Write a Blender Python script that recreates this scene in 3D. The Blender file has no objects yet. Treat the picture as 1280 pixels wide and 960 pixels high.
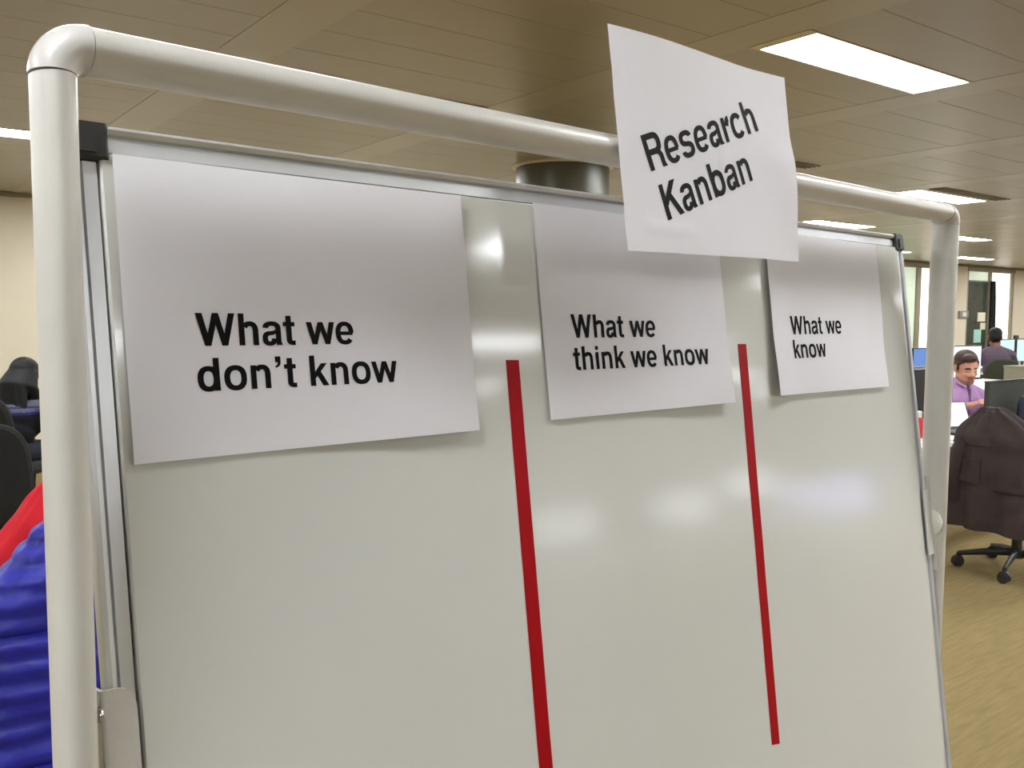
import bpy, bmesh, math, random
from mathutils import Vector, Matrix, noise
from mathutils.geometry import tessellate_polygon
random.seed(7)
PI = math.pi
R = math.radians
SC = bpy.context.scene
COL = SC.collection

# ------------------------------------------------------------------ camera, world, exposure
CAM_R = Vector((0.8006224, -0.59914462, 0.00543116))
CAM_U = Vector((0.04218972, 0.06541444, 0.99696589))
CAM_F = Vector((0.59768203, 0.79796408, -0.07765001))
CAM_P = Vector((0, 0, 1.5))
FPX = 1116.36
cd = bpy.data.cameras.new('camera')
cam = bpy.data.objects.new('camera', cd)
COL.objects.link(cam)
m3 = Matrix((CAM_R, CAM_U, -CAM_F)).transposed()
cam.matrix_world = Matrix.Translation(CAM_P) @ m3.to_4x4()
cd.sensor_width = 36.0
cd.lens = FPX / 1280 * 36.0
cd.clip_start = 0.02
cd.clip_end = 200
SC.camera = cam
SC.view_settings.view_transform = 'Standard'
SC.view_settings.look = 'None'
SC.view_settings.gamma = 1.0
SC.view_settings.use_curve_mapping = False
SC.view_settings.exposure = 0.0
LAMP = 34.0            # radiance of the ceiling fluorescents
wd = bpy.data.worlds.new('world')
SC.world = wd
wd.use_nodes = True
wd.node_tree.nodes['Background'].inputs[0].default_value = (0.9, 0.93, 1.0, 1)
wd.node_tree.nodes['Background'].inputs[1].default_value = 0.05

# ------------------------------------------------------------------ materials
MATS = {}
def srgb(r, g, b):
    f = lambda c: ((c / 255 + 0.055) / 1.055) ** 2.4 if c > 10.3 else c / 255 / 12.92
    return (f(r), f(g), f(b), 1)

def mat(name, col, rough=0.6, metal=0.0, spec=0.5, var=0.06, scale=12.0, bump=0.0, bscale=80.0, stretch=None, emit=None, es=0.0, coat=0.0, crough=0.1):
    if name in MATS:
        return MATS[name]
    m = bpy.data.materials.new(name)
    m.use_nodes = True
    nt = m.node_tree
    b = nt.nodes['Principled BSDF']
    b.inputs['Roughness'].default_value = rough
    b.inputs['Metallic'].default_value = metal
    b.inputs['Specular IOR Level'].default_value = spec
    b.inputs['Coat Weight'].default_value = coat
    b.inputs['Coat Roughness'].default_value = crough
    tc = nt.nodes.new('ShaderNodeTexCoord')
    mp = nt.nodes.new('ShaderNodeMapping')
    nt.links.new(tc.outputs['Object'], mp.inputs[0])
    if stretch:
        mp.inputs['Scale'].default_value = stretch
    nz = nt.nodes.new('ShaderNodeTexNoise')
    nz.inputs['Scale'].default_value = scale
    nz.inputs['Detail'].default_value = 5
    nt.links.new(mp.outputs[0], nz.inputs['Vector'])
    rp = nt.nodes.new('ShaderNodeValToRGB')
    c = Vector(col[:3])
    lo = c * (1 - var)
    hi = c * (1 + var)
    rp.color_ramp.elements[0].color = (*lo, 1)
    rp.color_ramp.elements[1].color = (*hi, 1)
    rp.color_ramp.elements[0].position = 0.3
    rp.color_ramp.elements[1].position = 0.7
    nt.links.new(nz.outputs['Fac'], rp.inputs[0])
    nt.links.new(rp.outputs[0], b.inputs['Base Color'])
    if bump > 0:
        n2 = nt.nodes.new('ShaderNodeTexNoise')
        n2.inputs['Scale'].default_value = bscale
        n2.inputs['Detail'].default_value = 4
        nt.links.new(mp.outputs[0], n2.inputs['Vector'])
        bp_ = nt.nodes.new('ShaderNodeBump')
        bp_.inputs['Strength'].default_value = bump
        bp_.inputs['Distance'].default_value = 0.01
        nt.links.new(n2.outputs['Fac'], bp_.inputs['Height'])
        nt.links.new(bp_.outputs[0], b.inputs['Normal'])
    if emit:
        b.inputs['Emission Color'].default_value = emit
        b.inputs['Emission Strength'].default_value = es
    MATS[name] = m
    return m

M_TUBE = mat('tube_paint', srgb(210, 207, 199), 0.33, 0.08, 0.5, 0.02, 30, 0.03, 300)
M_ELBOW = mat('elbow_plastic', srgb(208, 205, 200), 0.25, 0, 0.5, 0.02, 30)
M_BOARD = mat('board_enamel', srgb(213, 213, 207), 0.1, 0, 0.6, 0.02, 3)
M_ALU = mat('aluminium', srgb(214, 216, 218), 0.32, 0.5, 0.5, 0.06, 6, stretch=(2, 2, 2))
M_CAP = mat('black_plastic', srgb(38, 37, 36), 0.45, 0, 0.5, 0.06, 30)
M_SEAM = mat('seam_dark', srgb(90, 88, 84), 0.6)
M_PAPER = mat('printer_paper', srgb(245, 243, 248), 0.8, 0, 0.2, 0.012, 8, 0.05, 25)
def _translucent(m, fac):
    nt = m.node_tree
    b = nt.nodes['Principled BSDF']
    tr = nt.nodes.new('ShaderNodeBsdfTranslucent')
    tr.inputs[0].default_value = (0.9, 0.88, 0.86, 1)
    mx = nt.nodes.new('ShaderNodeMixShader')
    mx.inputs[0].default_value = fac
    out = nt.nodes['Material Output']
    nt.links.new(b.outputs[0], mx.inputs[1])
    nt.links.new(tr.outputs[0], mx.inputs[2])
    nt.links.new(mx.outputs[0], out.inputs['Surface'])
_translucent(M_PAPER, 0.15)
M_INK = mat('black_ink', srgb(11, 11, 12), 0.7, 0, 0.12, 0.05, 40)
M_TAPE = mat('red_tape', srgb(166, 8, 20), 0.5, 0, 0.1, 0.05, 20, 0.05, 60)
M_CHROME = mat('chrome', srgb(200, 200, 200), 0.2, 0.95)
M_CEIL = mat('ceiling_metal', srgb(155, 147, 130), 0.34, 0, 0.7, 0.03, 1.5)
M_BAND = mat('ceiling_band_metal', srgb(162, 154, 136), 0.32, 0, 0.7, 0.03, 1.5)
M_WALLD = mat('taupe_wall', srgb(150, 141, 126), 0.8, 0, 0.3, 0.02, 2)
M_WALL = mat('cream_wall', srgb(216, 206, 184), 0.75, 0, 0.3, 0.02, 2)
M_FRAME = mat('window_frame_paint', srgb(140, 132, 112), 0.5)
M_CARPET = mat('carpet', srgb(132, 115, 78), 0.95, 0, 0.1, 0.12, 9, 0.5, 60, stretch=(0.7, 6, 1))
M_COLUMN = mat('column_olive', srgb(84, 83, 68), 0.36, 0.1, 0.5, 0.04, 3)
M_COLLAR = mat('collar_white', srgb(214, 205, 180), 0.4)
M_LAMP = mat('lamp_diffuser', (0.9, 0.88, 0.82, 1), 0.5, emit=(0.97, 1.0, 1.03, 1), es=LAMP)
M_LFRAME = mat('lamp_frame', srgb(200, 190, 165), 0.4)
M_VENT = mat('vent_dark', srgb(72, 64, 50), 0.55)
M_BLACKFAB = mat('black_fabric', srgb(34, 34, 33), 0.85, 0, 0.3, 0.1, 40, 0.2, 150)
M_GREENFAB = mat('dark_green_fabric', srgb(54, 56, 44), 0.85, 0, 0.3, 0.1, 40, 0.2, 150)
M_CHAIRPL = mat('chair_plastic', srgb(36, 35, 34), 0.4)
M_DESKW = mat('desk_white', srgb(224, 218, 206), 0.45)
M_DESKE = mat('desk_edge', srgb(40, 38, 36), 0.5)
M_METLEG = mat('desk_leg_metal', srgb(196, 192, 182), 0.4, 0.3)
M_PART = mat('partition_fabric', srgb(62, 63, 58), 0.9, 0, 0.2, 0.08, 40, 0.2, 150)
M_BLUEJ = mat('blue_nylon', srgb(28, 31, 145), 0.42, 0, 0.5, 0.12, 14, 0.15, 40)
M_REDJ = mat('red_fleece', srgb(190, 22, 36), 0.8, 0, 0.3, 0.08, 14, 0.2, 60)
M_BROWN = mat('brown_cotton', srgb(50, 39, 37), 0.8, 0, 0.3, 0.1, 14, 0.2, 60)
M_NAVY = mat('navy_nylon', srgb(28, 32, 50), 0.6, 0, 0.4, 0.1, 20)
M_SCREENW = mat('screen_white', (0.1, 0.1, 0.1, 1), 0.2, emit=(0.93, 0.97, 1.0, 1), es=1.25)
M_SCREENC = mat('screen_cyan', (0.1, 0.1, 0.1, 1), 0.2, emit=(0.66, 0.92, 0.95, 1), es=0.95)
M_SCREENB = mat('screen_blue', (0.05, 0.05, 0.1, 1), 0.2, emit=(0.12, 0.28, 0.66, 1), es=0.9)
M_SCREENL = mat('screen_lilac', (0.1, 0.1, 0.1, 1), 0.2, emit=(0.62, 0.62, 1.0, 1), es=2.8)
M_SCREENH = mat('screen_bright', (0.1, 0.1, 0.1, 1), 0.2, emit=(0.95, 0.97, 1.0, 1), es=3.4)
M_BEZEL = mat('bezel', srgb(30, 30, 32), 0.4)
M_SILVER = mat('silver_plastic', srgb(150, 152, 156), 0.4, 0.3)
M_SKIN = mat('skin', srgb(205, 150, 128), 0.55, 0, 0.4, 0.05, 20)
M_SKIND = mat('skin_deep', srgb(128, 84, 66), 0.55, 0, 0.4, 0.05, 20)
M_STUB = mat('stubble', srgb(158, 118, 100), 0.6)
M_LIP = mat('lips', srgb(182, 118, 102), 0.5)
M_EYEW = mat('eye_white', srgb(225, 215, 205), 0.3)
M_HAIRB = mat('hair_brown', srgb(62, 42, 32), 0.55, 0, 0.4, 0.25, 50, 0.4, 120)
M_HAIRK = mat('hair_black', srgb(12, 11, 11), 0.55, 0, 0.3, 0.25, 50, 0.4, 120)
M_SHIRTP = mat('shirt_purple', srgb(176, 138, 182), 0.75, 0, 0.3, 0.06, 40, 0.1, 80)
M_SHIRTD = mat('shirt_plum_grey', srgb(88, 74, 88), 0.75, 0, 0.3, 0.06, 40, 0.1, 80)
M_KNIT = mat('knit_black', srgb(18, 18, 22), 0.85, 0, 0.2, 0.1, 40, 0.2, 120)
M_KNITG = mat('knit_grey', srgb(84, 82, 92), 0.85, 0, 0.2, 0.1, 40)
M_KNITB = mat('knit_blue', srgb(34, 36, 96), 0.85, 0, 0.2, 0.1, 40)
M_TROUS = mat('trousers', srgb(40, 42, 52), 0.8, 0, 0.2, 0.08, 40)
M_SHOE = mat('shoe', srgb(30, 26, 24), 0.5)
M_LID = mat('eyelid', srgb(168, 116, 98), 0.6)
M_PLACK = mat('placket', srgb(120, 90, 130), 0.7)
M_LITGLASS = mat('lit_frosted_glass', srgb(235, 230, 215), 0.35, emit=(1.0, 0.94, 0.82, 1), es=0.95)
M_GREENGLASS = mat('green_tint_glass', srgb(190, 205, 180), 0.2, emit=(0.72, 0.82, 0.66, 1), es=0.42)
M_DARKGLASS = mat('dark_glass', srgb(60, 66, 56), 0.15, 0, 0.5, 0.1, 4)
M_CURT = mat('curtain_black', srgb(30, 28, 25), 0.9)
M_NOTE = mat('note_white', srgb(215, 208, 190), 0.8)
M_NOTEC = mat('note_cyan', srgb(160, 205, 190), 0.8)
M_BOX = mat('khaki_card', srgb(120, 116, 96), 0.8)
M_REDPL = mat('red_plastic', srgb(200, 34, 44), 0.35)
M_WHITEPL = mat('white_plastic', srgb(228, 224, 214), 0.4)
M_CONDUIT = mat('conduit_grey', srgb(128, 126, 122), 0.4)

# ------------------------------------------------------------------ mesh helpers
class MB:
    def __init__(s):
        s.v = []
        s.f = []
        s.mi = []
        s.sm = []
    def add(s, verts, faces, M=None, mi=0, smooth=False):
        o = len(s.v)
        for p in verts:
            p = Vector(p)
            s.v.append(tuple(M @ p) if M else tuple(p))
        for f in faces:
            s.f.append(tuple(i + o for i in f))
            s.mi.append(mi)
            s.sm.append(smooth)
        return s
    def box(s, x0, x1, y0, y1, z0, z1, M=None, mi=0, ch=0.0):
        if ch > 0:
            bm = bmesh.new()
            bmesh.ops.create_cube(bm, size=1)
            for v in bm.verts:
                v.co = Vector((x0 + (v.co.x + .5) * (x1 - x0), y0 + (v.co.y + .5) * (y1 - y0), z0 + (v.co.z + .5) * (z1 - z0)))
            bmesh.ops.bevel(bm, geom=bm.edges[:], offset=ch, segments=2, affect='EDGES', profile=0.6)
            s.frombm(bm, M, mi, False)
            return s
        v = [(x0, y0, z0), (x1, y0, z0), (x1, y1, z0), (x0, y1, z0), (x0, y0, z1), (x1, y0, z1), (x1, y1, z1), (x0, y1, z1)]
        f = [(0, 3, 2, 1), (4, 5, 6, 7), (0, 1, 5, 4), (1, 2, 6, 5), (2, 3, 7, 6), (3, 0, 4, 7)]
        return s.add(v, f, M, mi)
    def frombm(s, bm, M=None, mi=0, smooth=True):
        bm.verts.index_update()
        s.add([v.co.copy() for v in bm.verts], [[v.index for v in f.verts] for f in bm.faces], M, mi, smooth)
        bm.free()
        return s
    def rings(s, rings, cap=True, M=None, mi=0, smooth=True, closed=False):
        n = len(rings[0])
        v = [p for r in rings for p in r]
        f = []
        m = len(rings)
        for i in range(m - 1 + (1 if closed else 0)):
            a = i * n
            b = ((i + 1) % m) * n
            for j in range(n):
                k = (j + 1) % n
                f.append((a + j, a + k, b + k, b + j))
        if cap and not closed:
            f.append(tuple(range(n - 1, -1, -1)))
            f.append(tuple((m - 1) * n + j for j in range(n)))
        return s.add(v, f, M, mi, smooth)
    def tube(s, pts, rad, n=12, rad2=None, M=None, mi=0, up=None, cap=True):
        """sweep an ellipse along pts; rad: float or list; rad2 = second half axis"""
        pts = [Vector(p) for p in pts]
        rings = []
        L = len(pts)
        prev = None
        for i, p in enumerate(pts):
            t = (pts[min(i + 1, L - 1)] - pts[max(i - 1, 0)]).normalized()
            if up is not None:
                a = Vector(up)
                a = (a - t * a.dot(t)).normalized()
            elif prev is None:
                a = Vector((0, 0, 1)) if abs(t.z) < .9 else Vector((1, 0, 0))
                a = (a - t * a.dot(t)).normalized()
            else:
                a = (prev - t * prev.dot(t)).normalized()
            prev = a
            b = t.cross(a)
            r1 = rad[i] if isinstance(rad, (list, tuple)) else rad
            r2 = (rad2[i] if isinstance(rad2, (list, tuple)) else rad2) if rad2 is not None else r1
            rings.append([p + a * (r1 * math.cos(2 * PI * k / n)) + b * (r2 * math.sin(2 * PI * k / n)) for k in range(n)])
        return s.rings(rings, cap, M, mi, True)
    def lathe(s, prof, n=24, M=None, mi=0):
        rings = [[(r * math.cos(2 * PI * k / n), r * math.sin(2 * PI * k / n), z) for k in range(n)] for r, z in prof]
        return s.rings(rings, True, M, mi, True)
    def prism(s, poly, z0, z1, M=None, mi=0):
        n = len(poly)
        v = [(x, y, z0) for x, y in poly] + [(x, y, z1) for x, y in poly]
        f = [tuple(range(n - 1, -1, -1)), tuple(range(n, 2 * n))] + [(j, (j + 1) % n, n + (j + 1) % n, n + j) for j in range(n)]
        return s.add(v, f, M, mi)
    def mesh(s, name, mats, sharp=35):
        me = bpy.data.meshes.new(name)
        me.from_pydata(s.v, [], s.f)
        for m in (mats if isinstance(mats, (list, tuple)) else [mats]):
            me.materials.append(m)
        me.polygons.foreach_set('material_index', s.mi)
        me.polygons.foreach_set('use_smooth', s.sm)
        me.update()
        if any(s.sm):
            me.set_sharp_from_angle(angle=R(sharp))
        return me
    def build(s, name, mats, parent=None, sharp=35, **tags):
        o = bpy.data.objects.new(name, s.mesh(name, mats, sharp))
        COL.objects.link(o)
        if parent:
            o.parent = parent
        for k, v in tags.items():
            o[k] = v
        return o

def tag(o, label, cat, group=None):
    o['label'] = label
    o['category'] = cat
    if group:
        o['group'] = group
    return o

def thing(name, label, cat, loc=(0, 0, 0), rotz=0, group=None):
    o = bpy.data.objects.new(name, None)
    o.empty_display_size = 0.1
    COL.objects.link(o)
    o.location = loc
    o.rotation_euler = (0, 0, rotz)
    return tag(o, label, cat, group)

def copy_tree(o, parent=None):
    c = o.copy()
    COL.objects.link(c)
    c.parent = parent
    for ch in list(o.children):
        copy_tree(ch, c)
    return c

def rrect(x0, x1, y0, y1, r, n=5):
    out = []
    for cx, cy, a0 in ((x1 - r, y1 - r, 0), (x0 + r, y1 - r, 90), (x0 + r, y0 + r, 180), (x1 - r, y0 + r, 270)):
        for k in range(n + 1):
            a = R(a0 + 90 * k / n)
            out.append((cx + r * math.cos(a), cy + r * math.sin(a)))
    return out

# ------------------------------------------------------------------ the room
XL, XR, YF, YB, ZC = -6.0, 26.0, -9.0, 9.7, 2.62
def struct(name, mb, m, parent=None, **k):
    o = mb.build(name, m, parent, **k)
    if not parent:
        o['kind'] = 'structure'
    return o
struct('floor', MB().box(XL - .2, XR + .2, YF - .2, YB + .2, -0.1, 0), M_CARPET)
ceiling = struct('ceiling', MB().box(XL - .2, XR + .2, YF - .2, YB + .2, ZC + 0.012, ZC + 0.15), M_CEIL)
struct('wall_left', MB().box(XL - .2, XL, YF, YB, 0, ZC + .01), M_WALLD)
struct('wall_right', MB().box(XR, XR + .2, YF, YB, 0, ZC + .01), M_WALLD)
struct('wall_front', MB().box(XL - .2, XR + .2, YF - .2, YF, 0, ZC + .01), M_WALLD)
wb = MB()
wb.box(XL - .2, 16.2, YB, YB + .2, 0, ZC + .01)
wb.box(18.95, 19.62, YB, YB + .2, 0, ZC + .01)
wb.box(21.8, XR + .2, YB, YB + .2, 0, ZC + .01)
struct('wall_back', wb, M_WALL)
struct('trim_1', MB().box(XL, XR, YB - .03, YB + .0, ZC - .035, ZC), M_FRAME)
struct('trim_2', MB().box(16.2, 18.95, YB - .02, YB + .15, 2.5, ZC - .034), M_FRAME)
struct('trim_3', MB().box(19.62, 21.8, YB - .02, YB + .15, 2.5, ZC - .034), M_FRAME)
def window(name, x0, x1, panes, mull):
    fr = MB()
    fr.box(x0, x0 + .05, YB, YB + .12, 0, 2.5)
    fr.box(x1 - .1, x1, YB, YB + .12, 0, 2.5)
    fr.box(x0 + .05, x1 - .1, YB, YB + .12, 0, .06)
    w = struct(name, fr, M_FRAME)
    for a, b, z0, z1, m in panes:
        MB().box(a, b, YB + .05, YB + .07, z0, z1).build('pane', m, w)
    for a, b in mull:
        MB().box(a, b, YB + .01, YB + .11, .06, 2.5).build('mullion', M_FRAME, w)
    return w
window('window_1', 16.2, 18.95, [(16.25, 17.58, .06, 2.5, M_GREENGLASS), (17.73, 18.85, .06, 2.5, M_LITGLASS)], [(17.58, 17.73)])
w2 = window('window_2', 19.62, 21.8, [(19.67, 20.64, 2.29, 2.5, M_GREENGLASS), (19.67, 20.64, .06, 2.29, M_DARKGLASS), (20.74, 21.70, .06, 2.5, M_LITGLASS)], [(20.64, 20.74)])
MB().box(19.67, 20.64, YB + .03, YB + .1, 2.275, 2.305).build('transom', M_FRAME, w2)

# ceiling planks and bands
BAY0, BAYP = 1.57, 1.52
ROWP = 2.07 / 7
Y0 = 2.33 - ROWP / 2
def lights_at(row):       # row index in light rows, k
    return (4.66 if row % 2 == 0 else 3.14)
LIGHTS = []
for row in range(-4, 5):
    Yc = .26 + 2.07 * row
    for k in range(-4, 8):
        X = (4.66 if row % 2 == 0 else 3.14) + 3.04 * k
        if (row, k) == (-1, -1):
            continue            # lamp left out to keep the board's left side darker
        if XL + .2 < X and X + 1.3 < XR:
            LIGHTS.append((X, Yc, row, k))
occ = set()
def cell(X, Y):
    return (round((X - BAY0) / BAYP - .02), round((Y - Y0 - ROWP / 2) / ROWP))
for X, Yc, row, k in LIGHTS:
    occ.add(cell(X, Yc))
VENTS = [(X, Yc - ROWP) for X, Yc, row, k in LIGHTS if row == 2 and -1 <= k <= 5]
for X, Y in VENTS:
    occ.add(cell(X, Y))
pm = MB()
pw, pd = BAYP - .24, ROWP
c_ = .0022
vv = [(0.0, .0, .012), (pw, .0, .012), (pw, pd, .012), (0, pd, .012),
      (0.0, .0, c_), (pw, .0, c_), (pw, pd, c_), (0, pd, c_),
      (0.0012, .0035, 0), (pw - .0012, .0035, 0), (pw - .0012, pd - .0035, 0), (.0012, pd - .0035, 0)]
ff = [(0, 1, 2, 3), (11, 10, 9, 8)]
for j in range(4):
    k = (j + 1) % 4
    ff += [(j, j + 4, k + 4, k), (j + 4, j + 8, k + 8, k + 4)]
pm.add(vv, ff)
pme = pm.mesh('ceiling_panel', M_CEIL)
cells = []
for i in range(-5, 16):
    for j in range(-38, 26):
        if (i, j) in occ:
            continue
        x0 = BAY0 + i * BAYP
        y0 = Y0 + j * ROWP
        if y0 + pd > YB or y0 < YF or x0 < XL or x0 + pw > XR:
            continue
        p = Vector((x0 + pw / 2, y0 + pd / 2, ZC)) - CAM_P
        z = p.dot(CAM_F)
        a = (9, 0)
        if z > .5:
            sx = p.dot(CAM_R) / z
            sy = p.dot(CAM_U) / z
            if -.75 < sx < .68 and sy < .55:
                a = (0, z)
        cells.append((a, i, j, x0, y0))
cells.sort()
rest = MB()
nvis = 0
for a, i, j, x0, y0 in cells:
    if a[0] == 0 and nvis < 290:
        nvis += 1
        o = bpy.data.objects.new('ceiling_panel', pme)
        COL.objects.link(o)
        o.location = (x0, y0, ZC)
        o.parent = ceiling
    else:
        rest.add(vv, ff, Matrix.Translation((x0, y0, ZC)))
o = rest.build('ceiling_panel_array', M_CEIL, ceiling)
o['kind'] = 'stuff'
bme = MB().box(0, .2396, YF, YB, 0, .012).mesh('ceiling_band', M_BAND)
for i in range(-5, 17):
    x0 = BAY0 + i * BAYP - .2398
    if x0 > XL and x0 + .24 < XR:
        o = bpy.data.objects.new('ceiling_band', bme)
        COL.objects.link(o)
        o.location = (x0, 0, ZC - .001)
        o.parent = ceiling

# ceiling lights
proto = None
for X, Yc, row, k in LIGHTS:
    if proto is None:
        proto = thing('ceiling_light', '', 'ceiling light')
        fr = MB()
        a, b = 1.235, .149
        fr.box(-.055, a, -b, -b + .012, -.003, .02).box(-.055, a, b - .012, b, -.003, .02)
        fr.box(-.055, .004, -b, b, -.003, .02).box(a - .014, a, -b, b, -.003, .02)
        fr.build('frame', M_LFRAME, proto)
        MB().box(.004, a - .014, -b + .012, b - .012, 0.0, .012).build('diffuser', M_LAMP, proto)
        o = proto
    else:
        o = copy_tree(proto)
    o.location = (X, Yc, ZC)
    if row == 2 and -1 <= k <= 5:
        tag(o, 'long recessed fluorescent ceiling light with a dark air vent beside it', 'ceiling light', 'ceiling lights beside the air vents')
    elif (row, k) == (1, 0):
        tag(o, 'large bright recessed ceiling light nearest above the sheet taped to the rail', 'ceiling light', 'recessed ceiling lights')
    else:
        tag(o, 'long recessed fluorescent light in the metal ceiling, without a vent beside it', 'ceiling light', 'recessed ceiling lights without vents')
# vents
vproto = None
for X, Y in VENTS:
    if vproto is None:
        vproto = thing('air_vent', 'dark slatted air vent in the ceiling alongside a fluorescent light', 'air vent', group='ceiling air vents')
        MB().box(-.055, 1.235, -.149, .149, .0, .012).build('plate', M_CEIL, vproto)
        MB().box(0, 1.24, -.06, .09, -.001, .003).build('grille', M_VENT, vproto)
        for s_ in range(4):
            MB().box(.0, 1.24, -.055 + s_ * .04, -.045 + s_ * .04, -.008, 0).build('slat', M_FRAME, vproto)
        o = vproto
    else:
        o = copy_tree(vproto)
    o.location = (X, Y, ZC)

# pillar
pil = struct('wall_pillar', MB().lathe([(.355, 0), (.355, ZC - .0)], 48, Matrix.Translation((4.44, 5.30, 0))), M_COLUMN)
MB().lathe([(.35, ZC - .016), (.358, ZC - .016), (.364, ZC - .012), (.386, ZC - .008), (.388, ZC - .002), (.35, ZC - .001)], 48, Matrix.Translation((4.44, 5.30, 0))).build('collar', M_COLLAR, pil)

# ------------------------------------------------------------------ the whiteboard on its stand
SX, SY = 0.10520, 0.59273
WB_ROT = Matrix.Rotation(R(5), 4, 'Z')
WB = Matrix.Translation((SX, SY, 0)) @ WB_ROT
TILT = 0.1345
ZP = 1.1865                # pivot height
WST = 1.2421               # post spacing
ZRAIL = ZP + .4692
AX, AY = 0.0122, 0.0203    # oval tube half axes
stand = thing('whiteboard_stand', 'large white board tilting in a pale grey tubular stand with red tape columns', 'whiteboard', (SX, SY, 0), R(5))
BT = Matrix.Translation((0, 0, ZP)) @ Matrix.Rotation(-TILT, 4, 'X')     # board frame -> stand frame

def oval_tube(pts, a, b):
    return MB().tube(pts, a, 28, rad2=b, up=(0, 1, 0))
RE = 0.017
for x in (0, WST):
    oval_tube([(x, 0, .09), (x, 0, .6), (x, 0, ZRAIL - RE - .0008)], AY, AX).build('post', M_TUBE, stand, 60)
oval_tube([(RE + .0015, 0, ZRAIL), (WST / 2, 0, ZRAIL), (WST - RE - .0015, 0, ZRAIL)], AY, .0142).build('top_rail', M_TUBE, stand, 60)
oval_tube([(0, 0, .22), (WST, 0, .22)], AY, AX).build('lower_rail', M_TUBE, stand, 60)
for x, s in ((0, 1), (WST, -1)):
    pts = []
    rz = []
    for k in range(13):
        a = PI - PI / 2 * k / 12
        pts.append((x + s * (RE + RE * math.cos(a)), 0, ZRAIL - RE + RE * math.sin(a)))
        rz.append(AX + (.0142 - AX) * k / 12 + .0006)
    pts.append((x + s * (RE + .001), 0, ZRAIL))
    rz.append(.0148)
    MB().tube(pts, [AY + .0005] * 14, 28, rad2=rz, up=(0, 1, 0)).build('elbow', M_ELBOW, stand, 50)
    MB().tube([(x, 0, ZRAIL - RE - .0022), (x, 0, ZRAIL - RE + .0004)], AY - .001, 28, rad2=AX - .001, up=(0, 1, 0)).build('seam', M_SEAM, stand)
# feet with castors
for x in (0, WST):
    ft = MB().tube([(x, -.28, .095), (x, 0, .105), (x, .28, .095)], .018, 14, rad2=.02).build('foot', M_TUBE, stand)
    for y in (-.26, .26):
        cz = MB().tube([(x - .012, y, .035), (x + .012, y, .035)], .035, 18)
        cz.box(x - .018, x + .018, y - .012, y + .012, .04, .085)
        cz.build('caster', M_CAP, ft)
# board
U0, U1, V1, V0 = 0.0428, 1.207, .424, -.424
bd = MB()
poly = rrect(U0, U1, V0, V1, .006)
# rounded lip front (y = 0), body behind
BX = lambda y: BT @ Matrix.Rotation(PI / 2, 4, 'X') @ Matrix.Translation((0, 0, y))   # (x,y,z)->(x,-z,y)
def plate(polyA, d0, d1, mb, inset=0.0012):
    """prism with front at depth d0 (towards camera = negative) back at d1, in board frame"""
    cx = (U0 + U1) / 2
    n = len(polyA)
    ins = []
    for x, y in polyA:
        ins.append((x + (inset if x < cx else -inset), y + (inset if y < 0 else -inset)))
    rings = [[(x, d1, y) for x, y in polyA], [(x, d0 + inset, y) for x, y in polyA],
             [(x * .3 + xi * .7, d0 + inset * .3, y * .3 + yi * .7) for (x, y), (xi, yi) in zip(polyA, ins)], [(x, d0, y) for x, y in ins]]
    mb.rings(rings, True, BT, 0, True)
    return mb
board = plate(poly, 0.0, .012, MB()).build('board', M_BOARD, stand, 30)
def rail_profile():
    # (w outward, y depth)
    return [(-.004, .010), (.0006, .009), (.0016, .0032), (.0105, .003), (.0115, .0058), (.0128, .0058), (.0134, .0008), (.0165, -.0010), (.0190, .001), (.0195, .006), (.0195, .015), (-.004, .015)]
def frame_rail(kind):
    pr = rail_profile()
    L = .028
    if kind == 'top':
        rings = [[(u, y, V1 + w) for w, y in pr] for u in (U0 + .006, U1 - .006)]
    elif kind == 'bottom':
        rings = [[(u, y, V0 - w) for w, y in pr] for u in (U0 + .006, U1 - .006)]
    elif kind == 'left':
        rings = [[(U0 - w, y, v) for w, y in pr] for v in (V0 + .006, V1 - .006)]
    else:
        rings = [[(U1 + w, y, v) for w, y in pr] for v in (V0 + .006, V1 - .006)]
    return MB().rings(rings, True, BT, 0, False)
for k in ('top', 'bottom', 'left', 'right'):
    frame_rail(k).build('frame_rail', M_ALU, board)
for sx, u in ((-1, U0), (1, U1)):
    for sz, v in ((1, V1), (-1, V0)):
        cp = MB()
        o_ = .0205
        poly = [(u - sx * .006, v - sz * .005), (u - sx * .006, v + sz * o_)]
        for k in range(7):
            a = PI / 2 * k / 6
            poly.append((u + sx * (o_ - .009 + .009 * math.sin(a)), v + sz * (o_ - .009 + .009 * math.cos(a))))
        poly.append((u + sx * o_, v - sz * .005))
        rings = [[(x, .022, y) for x, y in poly], [(x, .0004, y) for x, y in poly]]
        cx = sum(p[0] for p in poly) / len(poly)
        cy = sum(p[1] for p in poly) / len(poly)
        rings.append([(x + (cx - x) * .10, -.0022, y + (cy - y) * .10) for x, y in poly])
        cp.rings(rings, True, BT, 0, False)
        # raised quarter disc moulding
        arc = [(u + sx * .003, v - sz * .001)]
        for k in range(9):
            a = PI / 2 * k / 8
            arc.append((u + sx * (.003 + .013 * math.sin(a)), v + sz * (-.001 + .013 * math.cos(a))))
        cp.rings([[(x, 0, y) for x, y in arc], [(x, -.0040, y) for x, y in arc]], True, BT, 0, False)
        cp.build('corner_cap', M_CAP, board)
MB().box(.2, 1.05, -.055, .004, V0 - .03, V0 - .022, BT, 0, .002).build('pen_tray', M_ALU, board)
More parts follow.
